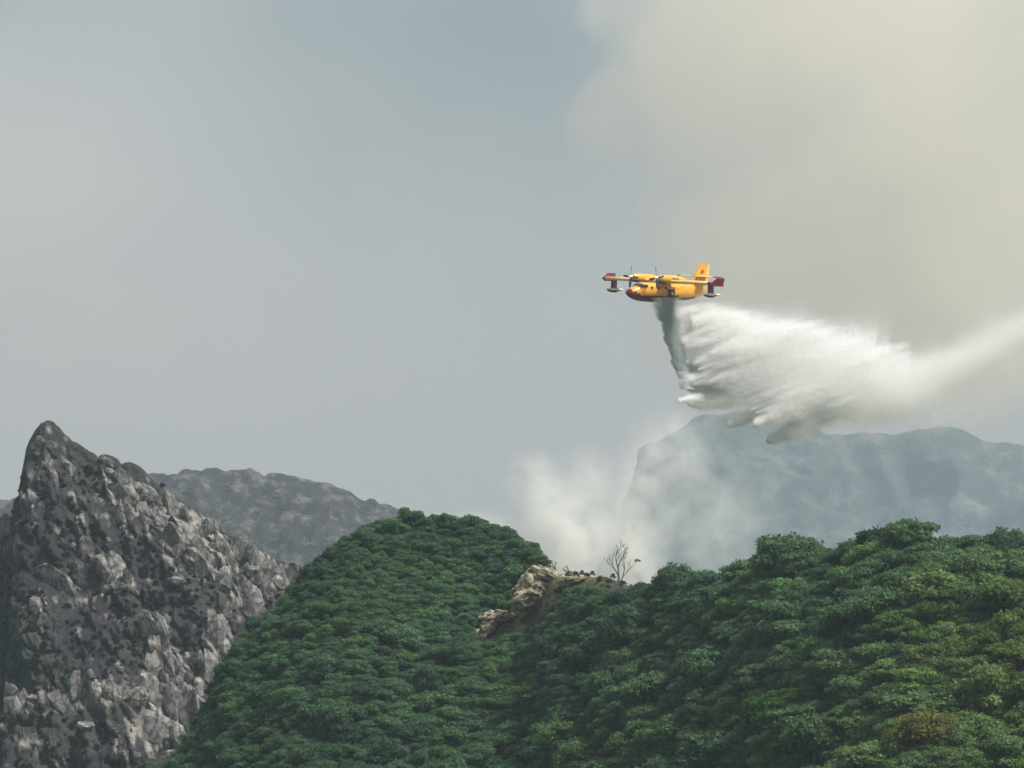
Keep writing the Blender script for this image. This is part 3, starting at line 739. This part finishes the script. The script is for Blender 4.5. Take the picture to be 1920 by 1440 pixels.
for s in (-1, 1):
    fl = loft('flap', [airfoil_y(-1.42, .85, .10, y * s, 1.86) for y in (1.6, 8.4)], M_yel, plane)
    loft('wing_tip', [airfoil_y(2.12, 3.54, .48, y * s, 1.95) for y in (13.603, 14.25)], M_red, plane, True)
    loft('winglet', [[(x_, y_ * s, z_) for (x_, y_, z_) in ring] for ring in
         [[(1.6 - a * 3.0 - .0, 14.3 + b * .07, 1.55) for a, b in AF], [(1.9 - a * 3.3, 14.32 + b * .09, 2.0) for a, b in AF], [(.6 - a * 2.0, 14.55 + b * .06, 3.05) for a, b in AF]]], M_red, plane)
    # float with strut
    st_ = loft('float_strut', [airfoil_z_ for airfoil_z_ in [[(x_ + .2, y_ + 12.9 * s, z_) for (x_, y_, z_) in airfoil_z(.9, 1.5, .12, z)] for z in (.15, 1.75)]], M_red, plane)
    rings = []
    for x_, hw, zt, zb in [(2.2, .05, .1, 0), (1.8, .3, .22, -.3), (.9, .42, .28, -.5), (-.3, .42, .28, -.52), (-.35, .42, .28, -.4), (-1.4, .28, .22, -.15), (-2.1, .06, .18, .08)]:
        rings.append([(x_, 12.9 * s + y_, z_) for y_, z_ in [(-hw, zb + (zt - zb) * .5), (-hw * .8, zt), (0, zt + .03), (hw * .8, zt), (hw, zb + (zt - zb) * .5), (0, zb)]])
    fo = loft('float', rings, [M_wht, M_blk], plane)
    for p in fo.data.polygons: p.material_index = 1 if p.center.z < .02 else 0
    # engine nacelle
    rings = []
    for x_, rr, zc_ in [(4.6, .42, 2.55), (4.3, .6, 2.5), (3.2, .74, 2.45), (1.5, .78, 2.42), (-.5, .7, 2.4), (-1.8, .45, 2.35), (-2.9, .12, 2.3)]:
        rings.append([(x_, 3.45 * s + rr * .85 * math.sin(2 * math.pi * k / 14), zc_ + rr * math.cos(2 * math.pi * k / 14)) for k in range(14)])
    na = loft('engine_nacelle', rings, M_yel, plane, True)
    loft('air_intake', [[(x_, 3.45 * s + rr * math.sin(2 * math.pi * k / 10), 1.95 + rr * .7 * math.cos(2 * math.pi * k / 10)) for k in range(10)] for x_, rr in ((4.45, .42), (4.3, .47), (3.0, .5))], M_blk, na)
    loft('exhaust_pipe', [[(x_, 4.15 * s + .16 * math.sin(2 * math.pi * k / 8), 2.5 + .16 * math.cos(2 * math.pi * k / 8)) for k in range(8)] for x_ in (1.6, .2)], M_blk, na)
    pr = empty('propeller', (4.95, 3.45 * s, 2.55)); pr.parent = plane; pr.rotation_euler = (R(4 + 7 * s), 0, 0)
    loft('spinner', [[(x_, rr * math.sin(2 * math.pi * k / 12), rr * math.cos(2 * math.pi * k / 12)) for k in range(12)] for x_, rr in ((.55, .03), (.4, .16), (.1, .28), (-.3, .34))], M_wht, pr, True)
    for b in range(4):
        A = Matrix.Rotation(math.pi / 2 * b, 3, 'X')
        rings = []
        for z_, ch, tw in [(.2, .24, 50), (.7, .46, 40), (1.3, .5, 32), (1.85, .4, 26), (1.98, .2, 24)]:
            ca, sa = math.cos(R(tw)), math.sin(R(tw))
            rings.append([tuple(A @ Vector((u * ch * sa + v_ * .05 * ca, u * ch * ca - v_ * .05 * sa, z_))) for u, v_ in ((-.5, 0), (0, .7), (.5, 0), (0, -.7))])
        loft('blade', rings, M_alu, pr)
    # stabilizer half
    loft('stabilizer', [airfoil_y(-7.9, 2.7, .2, .08 * s, 3.15), airfoil_y(-8.1, 2.3, .16, 4.3 * s, 3.15)], M_yel_lit, plane)
    loft('stabilizer_tip', [airfoil_y(-8.09, 2.32, .165, 4.303 * s, 3.15), airfoil_y(-8.3, 1.9, .12, 5.4 * s, 3.15)], M_red, plane)
    # side windows and wheel
    for k in range(3):
        x_ = 3.9 - k * 1.7
        loft('side_window', [[(x_ + .24 * math.sin(2 * math.pi * j / 10), (1.30 + dx) * s, .75 + .24 * math.cos(2 * math.pi * j / 10)) for j in range(10)] for dx in (-.25, .035)], M_glass, fus)
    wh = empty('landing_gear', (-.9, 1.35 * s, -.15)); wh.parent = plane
    loft('tyre', [[(rr * math.sin(2 * math.pi * j / 16), y_ * s, rr * math.cos(2 * math.pi * j / 16)) for j in range(16)] for y_, rr in ((-.3, .5), (-.1, .56), (.12, .56), (.24, .46))], M_blk, wh)
    loft('rim', [[(rr * math.sin(2 * math.pi * j / 12), y_ * s, rr * math.cos(2 * math.pi * j / 12)) for j in range(12)] for y_, rr in ((.0, .26), (.27, .24))], M_wht, wh)
    loft('black_side_panel', [[(x_, y_ * s, z_) for x_, z_ in ((-.9, -1.25), (1.0, -1.25), (.95, .75), (-.8, .75))] for y_ in (-.25, .015)], M_blk, wh)  # flat black panel around the wheel, reaching up towards the wing
# cockpit glazing: six panes wrapped round the nose deck
for k, (y0, y1) in enumerate([(-1.16, -.98), (-.95, -.35), (-.3, .3), (.35, .95), (.98, 1.16)]):
    if abs(y0 + y1) < 2:
        rings = [[(6.78 - .12 * abs(y0), y0, .98), (6.78 - .12 * abs(y1), y1, .98), (6.1 - .1 * abs(y1), y1 * .9, 1.42), (6.1 - .1 * abs(y0), y0 * .9, 1.42)], [(6.3, y0, .9), (6.3, y1, .9), (5.9, y1 * .9, 1.35), (5.9, y0 * .9, 1.35)]]
        loft('windscreen', rings, M_glass, fus)
    else:
        sgn = 1 if y0 > 0 else -1
        rings = [[(6.5, yy * sgn, .85), (4.9, yy * sgn + .06 * sgn, .85), (4.9, (yy - .12) * sgn, 1.28), (6.0, (yy - .16) * sgn, 1.28)] for yy in (1.0, 1.27)]
        loft('cockpit_side_window', rings, M_glass, fus)
fin = loft('fin', [[(x_, b * .16, z) for x_, b in [(le - a * ch, b) for a, b in AF]] for z, le, ch in ((1.35, -5.6, 4.6), (2.2, -7.0, 3.5), (5.5, -8.85, 1.95))], M_yel, plane)
loft('rudder', [[(le - a * ch, b * .1, z) for a, b in AF] for z, le, ch in ((1.6, -10.1, .95), (5.45, -10.7, .75))], M_yel_lit, fin)
for s in (-1, 1):
    loft('fin_emblem', [[(x_, y_ * s, z_) for x_, z_ in ((-8.9, 3.7), (-9.7, 3.7), (-9.9, 4.4), (-9.25, 4.4))] for y_ in (.05, .19)], paint('emblem_brown', (.25, .09, .03), .5), fin)
for s in (-1, 1):
    loft('wing_strut', [[(x_ + dx, (y_ + dy) * s, z_) for dx, dy in ((.12, 0), (0, .06), (-.12, 0), (0, -.06))] for x_, y_, z_ in ((.3, 1.25, -.3), (.3, 7.2, 1.8))], M_yel, plane)
# place: nose to the left and towards the camera, slight dive and bank
PLD = 800
HEAD = R(180 + 41)   # heading from +x, counter-clockwise
plane.rotation_mode = 'XYZ'
Rm = Matrix.Rotation(HEAD, 4, 'Z') @ Matrix.Rotation(R(3.0), 4, 'Y') @ Matrix.Rotation(R(-7.5), 4, 'X')
plane.matrix_world = Matrix.Translation(P(1243, 548, PLD)) @ Rm

# ------------------------------------------------------------------ the water it drops: a cloud of droplets
rw = np.random.default_rng(3)
def depth_at(px): return PLD + (px - 1245) / 10.4 * 0.87
S_ = []   # (px, py, depth offset m, radius m)
KD = 7
def streamer(x0, y0, x1, y1, n, w0, w1, s0=.030, s1=.05, bend=0.0, pw=1.0, dz=0.0, air=1.0, fade=False):  # low air darkens the drops, for clear water and painted shade alike
    n = n * KD
    t = (rw.beta(.95, 1.7, n) * 1.25 if fade else rw.uniform(0, 1, n) ** pw)
    wdt = w0 + (w1 - w0) * t ** .7
    wdt = wdt * np.minimum(1, np.sqrt(t / .06 + .02))
    r1, r2 = rw.normal(size=n), rw.normal(size=n)
    px = x0 + (x1 - x0) * t; py = y0 + (y1 - y0) * t + bend * np.sin(np.pi * t)
    L = math.hypot(x1 - x0, y1 - y0); nx, ny = -(y1 - y0) / L, (x1 - x0) / L
    # lumpy edge that still fades outwards
    lump = 1 + .16 * np.sin(t * 11 + x0) + .1 * np.sin(t * 29 + y0)
    px = px + nx * r1 * wdt * .42 * lump; py = py + ny * r1 * wdt * .42 * lump
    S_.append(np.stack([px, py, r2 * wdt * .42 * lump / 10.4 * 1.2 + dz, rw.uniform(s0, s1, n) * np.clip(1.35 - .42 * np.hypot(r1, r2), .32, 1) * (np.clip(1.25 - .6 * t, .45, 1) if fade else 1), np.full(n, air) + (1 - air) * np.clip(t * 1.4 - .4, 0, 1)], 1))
# falling curtain straight under the tanks, the plane's shadow put into its darker colour
n = 16000 * KD; t = rw.uniform(0, 1, n) ** .85
cxl = np.interp(t, [0, .12, .3, .5, .75, 1], [1247, 1250, 1257, 1264, 1276, 1290]) + 1.6 * np.sin(t * 23 + .6) + 1.3 * np.sin(t * 51) + .8 * np.sin(t * 97)
hw = np.interp(t, [0, .1, .3, .6, 1], [22, 19, 14, 11, 9])
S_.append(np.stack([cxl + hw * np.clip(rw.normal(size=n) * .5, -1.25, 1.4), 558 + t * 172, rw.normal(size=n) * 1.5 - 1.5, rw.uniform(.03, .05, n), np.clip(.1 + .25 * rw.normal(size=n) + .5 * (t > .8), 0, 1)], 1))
# main billow: thick near the aircraft, thinning with distance
n = 60000 * KD; px = 1262 + (1925 - 1262) * rw.beta(1.15, 1.5, n)
top = np.interp(px, [1262, 1330, 1400, 1450, 1500, 1560, 1600, 1660, 1720, 1800, 1860, 1925], [572, 566, 574, 592, 606, 612, 624, 650, 660, 656, 636, 596])
bot = np.interp(px, [1262, 1290, 1330, 1400, 1460, 1540, 1620, 1680, 1740, 1800, 1860, 1925], [640, 690, 725, 755, 772, 790, 800, 790, 765, 730, 692, 660])
q = rw.beta(1.7, 2.1, n); py = top + (bot - top) * q
S_.append(np.stack([px, py + rw.normal(size=n) * np.interp(px, [1262, 1500, 1925], [3, 7, 12]), rw.normal(size=n) * np.interp(px, [1262, 1400, 1600, 1925], [1.5, 4.5, 6, 5]), rw.uniform(.03, .05, n) * np.clip(np.minimum(q, 1 - q) * 3.2 + .35, .35, 1) * np.interp(px, [1262, 1500, 1925], [1, .9, .5]), np.ones(n)], 1))
# puffs inside the billow give it lights and darks
for k in range(70):
    cx = 1290 + 420 * rw.beta(1.2, 1.6); tt_ = np.interp(cx, [1290, 1450, 1600, 1720], [575, 600, 630, 668]); bb_ = np.interp(cx, [1290, 1450, 1600, 1720], [670, 760, 785, 760])
    cy0 = tt_ + (bb_ - tt_) * rw.beta(1.3, 1.6); rr = rw.uniform(8, 22); nn2 = int(rr * rr * 4.0) * KD // 4
    dd = rw.normal(size=(nn2, 3)); dd /= np.linalg.norm(dd, axis=1)[:, None]; dd *= (rw.uniform(0, 1, nn2) ** .5)[:, None]
    S_.append(np.stack([cx + dd[:, 0] * rr * 2.6, cy0 + dd[:, 1] * rr * .6 - dd[:, 0] * rr * .75, dd[:, 2] * rr / 10.4 * 1.1 + rw.uniform(-5, 3), rw.uniform(.03, .05, nn2), np.ones(nn2)], 1))
for a in ((1290, 600, 1640, 655, 9000, 40, 90), (1400, 640, 1660, 690, 12000, 60, 110), (1500, 700, 1720, 735, 8000, 60, 90)):
    streamer(*a)
# fingers running back from their tips
for a in [(1276, 642, 1400, 600, 4500, 6, 34), (1296, 604, 1380, 588, 3000, 14, 36), (1298, 682, 1420, 640, 5000, 5, 34), (1272, 717, 1330, 700, 1700, 6, 14), (1325, 718, 1450, 686, 5500, 5, 34), (1271, 752, 1312, 744, 1500, 6, 12),
          (1330, 662, 1460, 640, 4000, 5, 32), (1410, 799, 1590, 705, 11000, 4, 66), (1346, 706, 1430, 676, 2500, 5, 22)]:
    streamer(*a, dz=rw.uniform(-4.5, -2.0), fade=True)
# fingers hanging lower, their self-shadow put in as a greyer colour
for a in [(1288, 756, 1450, 752, 5000, 8, 40), (1362, 799, 1470, 752, 3500, 5, 34), (1436, 829, 1600, 755, 7500, 7, 60), (1286, 728, 1390, 738, 3000, 6, 26), (1280, 690, 1340, 690, 2200, 8, 22)]:
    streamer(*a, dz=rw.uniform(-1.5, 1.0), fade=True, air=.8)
# fine ragged threads shed from the edges
for k in range(46):
    x0 = rw.uniform(1275, 1560); y0 = np.interp(x0, [1275, 1330, 1400, 1480, 1560], [700, 745, 775, 800, 800]) - abs(rw.normal()) * 40
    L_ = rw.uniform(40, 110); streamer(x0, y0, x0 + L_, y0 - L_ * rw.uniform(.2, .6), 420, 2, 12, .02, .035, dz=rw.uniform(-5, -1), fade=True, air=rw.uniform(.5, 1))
# thinning tail
streamer(1480, 735, 1780, 765, 12000, 80, 70, fade=True)
streamer(1420, 690, 1700, 720, 9000, 80, 110)
streamer(1690, 722, 1945, 608, 16000, 80, 60, .02, .036, pw=.62)
streamer(1640, 760, 1890, 655, 3500, 60, 40, .018, .03)
streamer(1600, 780, 1760, 735, 4000, 60, 60, .02, .034)
A = np.concatenate(S_); D = depth_at(A[:, 0]) + A[:, 2]
pos = PA(A[:, 0], A[:, 1], D); n = len(pos)
M_w, nn_, oo = new_mat('water_spray')
d_ = N(nn_, 'ShaderNodeBsdfDiffuse'); d_.inputs['Color'].default_value = (.93, .94, .94, 1)
t_ = N(nn_, 'ShaderNodeBsdfTranslucent'); t_.inputs['Color'].default_value = (.93, .94, .94, 1)
ms = N(nn_, 'ShaderNodeMixShader'); ms.inputs[0].default_value = .45
at_ = N(nn_, 'ShaderNodeAttribute'); at_.attribute_name = 'air_shade'; cm_ = ramp(nn_, [(0, (.40, .47, .46)), (1, (.94, .945, .94))])   # clear falling water with shade painted in, white broken spray
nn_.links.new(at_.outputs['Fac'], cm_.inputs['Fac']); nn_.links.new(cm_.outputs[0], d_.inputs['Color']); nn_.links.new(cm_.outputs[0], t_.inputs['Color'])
nn_.links.new(d_.outputs[0], ms.inputs[1]); nn_.links.new(t_.outputs[0], ms.inputs[2]); nn_.links.new(ms.outputs[0], oo.inputs['Surface'])
wm = bpy.data.meshes.new('water_drop'); wm.vertices.add(n); wm.vertices.foreach_set('co', pos.astype(np.float32).ravel())
aa_ = wm.attributes.new('air_shade', 'FLOAT', 'POINT'); aa_.data.foreach_set('value', A[:, 4].astype(np.float32))
ra = wm.attributes.new('droplet_radius', 'FLOAT', 'POINT'); ra.data.foreach_set('value', A[:, 3].astype(np.float32))
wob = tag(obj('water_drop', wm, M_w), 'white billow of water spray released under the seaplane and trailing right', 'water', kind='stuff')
gn = bpy.data.node_groups.new('droplets', 'GeometryNodeTree')
gn.interface.new_socket('Geometry', in_out='INPUT', socket_type='NodeSocketGeometry'); gn.interface.new_socket('Geometry', in_out='OUTPUT', socket_type='NodeSocketGeometry')
gi = gn.nodes.new('NodeGroupInput'); go = gn.nodes.new('NodeGroupOutput'); m2p = gn.nodes.new('GeometryNodeMeshToPoints'); na_ = gn.nodes.new('GeometryNodeInputNamedAttribute'); smn = gn.nodes.new('GeometryNodeSetMaterial')
na_.data_type = 'FLOAT'; na_.inputs['Name'].default_value = 'droplet_radius'; smn.inputs['Material'].default_value = M_w
gn.links.new(gi.outputs[0], m2p.inputs['Mesh']); gn.links.new(na_.outputs[0], m2p.inputs['Radius']); gn.links.new(m2p.outputs[0], smn.inputs['Geometry']); gn.links.new(smn.outputs[0], go.inputs[0])
mod = wob.modifiers.new('droplets', 'NODES'); mod.node_group = gn
print('droplets', n)

# ------------------------------------------------------------------ smoke and haze
def smoke_mat(name, blobs_, noise_scale, density, col, lo=.35, hi=.75, aniso=.2, step=1.0, detail=4, edge=None):
    """sum of soft puffs (centre, radii, weight) broken up by turbulence"""
    m, n, o = new_mat(name)
    g = N(n, 'ShaderNodeNewGeometry'); z = N(n, 'ShaderNodeTexNoise'); z.inputs['Scale'].default_value = noise_scale; z.inputs['Detail'].default_value = detail
    z.inputs['Roughness'].default_value = .55; z.inputs['Distortion'].default_value = .4
    n.links.new(g.outputs['Position'], z.inputs['Vector'])
    total = None
    for c, r, wt in blobs_:
        a = N(n, 'ShaderNodeVectorMath', operation='SUBTRACT'); a.inputs[1].default_value = c
        b = N(n, 'ShaderNodeVectorMath', operation='DIVIDE'); b.inputs[1].default_value = r
        l = N(n, 'ShaderNodeVectorMath', operation='LENGTH')
        mr = N(n, 'ShaderNodeMapRange', interpolation_type='SMOOTHERSTEP'); mr.inputs['From Min'].default_value = 1; mr.inputs['From Max'].default_value = 0; mr.inputs['To Max'].default_value = wt
        n.links.new(g.outputs['Position'], a.inputs[0]); n.links.new(a.outputs[0], b.inputs[0]); n.links.new(b.outputs[0], l.inputs[0]); n.links.new(l.outputs['Value'], mr.inputs['Value'])
        if total is None: total = mr.outputs['Result']
        else:
            ad = N(n, 'ShaderNodeMath', operation='ADD'); n.links.new(total, ad.inputs[0]); n.links.new(mr.outputs['Result'], ad.inputs[1]); total = ad.outputs[0]
    nr = N(n, 'ShaderNodeMapRange'); nr.inputs['From Min'].default_value = lo; nr.inputs['From Max'].default_value = hi; nr.inputs['To Max'].default_value = density * 2
    n.links.new(z.outputs['Fac'], nr.inputs['Value'])
    if edge is None:
        mu = N(n, 'ShaderNodeMath', operation='MULTIPLY'); n.links.new(total, mu.inputs[0]); n.links.new(nr.outputs['Result'], mu.inputs[1])
    else:                                                   # billowing rim: turbulence pushes the edge in and out
        amp, th, soft = edge
        sc1 = N(n, 'ShaderNodeMath', operation='MULTIPLY_ADD'); sc1.inputs[1].default_value = amp; n.links.new(z.outputs['Fac'], sc1.inputs[0]); n.links.new(total, sc1.inputs[2])
        nr2 = N(n, 'ShaderNodeMapRange', interpolation_type='SMOOTHSTEP'); nr2.inputs['From Min'].default_value = th + amp * .5; nr2.inputs['From Max'].default_value = th + amp * .5 + soft; nr2.inputs['To Max'].default_value = density
        n.links.new(sc1.outputs[0], nr2.inputs['Value'])
        gate = N(n, 'ShaderNodeMath', operation='MULTIPLY'); gt = N(n, 'ShaderNodeMapRange'); gt.inputs['From Max'].default_value = .12; n.links.new(total, gt.inputs['Value'])
        n.links.new(nr2.outputs[0], gate.inputs[0]); n.links.new(gt.outputs[0], gate.inputs[1]); mu = gate
    v = N(n, 'ShaderNodeVolumePrincipled'); v.inputs['Color'].default_value = (*col, 1); v.inputs['Anisotropy'].default_value = aniso; v.inputs['Density Attribute'].default_value = ''
    n.links.new(mu.outputs[0], v.inputs['Density']); n.links.new(v.outputs[0], o.inputs['Volume'])
    m.cycles.volume_step_rate = step
    return m
def ball(name, c, r, mat):
    bm = bmesh.new(); bmesh.ops.create_icosphere(bm, subdivisions=3, radius=1)
    o = obj(name, bm_mesh(name, bm), mat)
    bmv = o.data.vertices
    for v in bmv: v.co = Vector((v.co.x * r[0], v.co.y * r[1], v.co.z * r[2])) + Vector(c)
    return o
def rad(px, D): return px / FPX * D
# smoke rising behind the saddle
FD = 775
bl = [(P(880, 985, FD), (rad(130, FD), 7, rad(38, FD)), .5), (P(1056, 1070, FD), (rad(72, FD), 8, rad(110, FD)), 4.2), (P(1038, 990, FD), (rad(85, FD), 9, rad(120, FD)), 1.5), (P(1105, 1030, FD), (rad(80, FD), 9, rad(110, FD)), .9), (P(1000, 905, FD + 4), (rad(75, FD), 9, rad(90, FD)), .5),
      (P(1100, 920, FD + 4), (rad(110, FD), 10, rad(120, FD)), .4), (P(1200, 960, FD + 6), (rad(100, FD), 10, rad(190, FD)), .62), (P(1260, 850, FD + 6), (rad(120, FD), 10, rad(120, FD)), .42), (P(1190, 1080, FD + 2), (rad(90, FD), 8, rad(110, FD)), .8), (P(1340, 980, FD + 6), (rad(170, FD), 10, rad(190, FD)), .3), (P(1165, 1030, FD + 4), (rad(80, FD), 9, rad(130, FD)), 1.1)]
M_s1 = smoke_mat('fire_smoke', bl, .26, .19, (.97, .98, .955), .33, .74, .1, .9, 5)
tag(ball('smoke', P(1130, 970, FD + 3), (rad(390, FD), 20, rad(250, FD)), M_s1), 'pale smoke rising from the fire behind the rocky saddle', 'smoke', kind='stuff')
# the great plume filling the upper right
GD = 1900
bl = [(P(1560, -40, GD), (rad(520, GD), 150, rad(430, GD)), 1.0), (P(1300, 110, GD), (rad(270, GD), 110, rad(300, GD)), .95), (P(1800, 350, GD), (rad(560, GD), 150, rad(580, GD)), .9), (P(1135, 215, GD), (rad(120, GD), 60, rad(125, GD)), .95),
      (P(1110, 20, GD), (rad(90, GD), 50, rad(90, GD)), .5), (P(1950, 0, GD), (rad(330, GD), 120, rad(330, GD)), .9), (P(1380, 430, GD), (rad(330, GD), 120, rad(420, GD)), .62), (P(1400, 640, GD), (rad(330, GD), 120, rad(330, GD)), .5), (P(1750, 640, GD), (rad(480, GD), 120, rad(360, GD)), .5)]
M_s2 = smoke_mat('plume_smoke', bl, .026, .0075, (1.0, .952, .845), .32, .68, .2, 1.2, 6, (1.15, .2, .38))
tag(ball('smoke', P(1640, 200, GD), (rad(840, GD), 190, rad(800, GD)), M_s2), 'huge cream coloured smoke plume filling the upper right of the sky', 'smoke', kind='stuff')
# the air itself
M_h, nh, oh = new_mat('haze_air')
vh = N(nh, 'ShaderNodeVolumePrincipled'); vh.inputs['Color'].default_value = (.425, .53, .635, 1); vh.inputs['Density'].default_value = 1.15e-4; vh.inputs['Anisotropy'].default_value = .15; vh.inputs['Density Attribute'].default_value = ''
nh.links.new(vh.outputs[0], oh.inputs['Volume'])
bm = bmesh.new(); bmesh.ops.create_cube(bm, size=1)
for v in bm.verts: v.co = Vector((v.co.x * 7000, 5600 + v.co.y * 12000, 498 + v.co.z * 1000))
tag(obj('haze', bm_mesh('haze', bm), M_h), 'thin blue grey haze hanging over the whole valley', 'haze', kind='stuff')
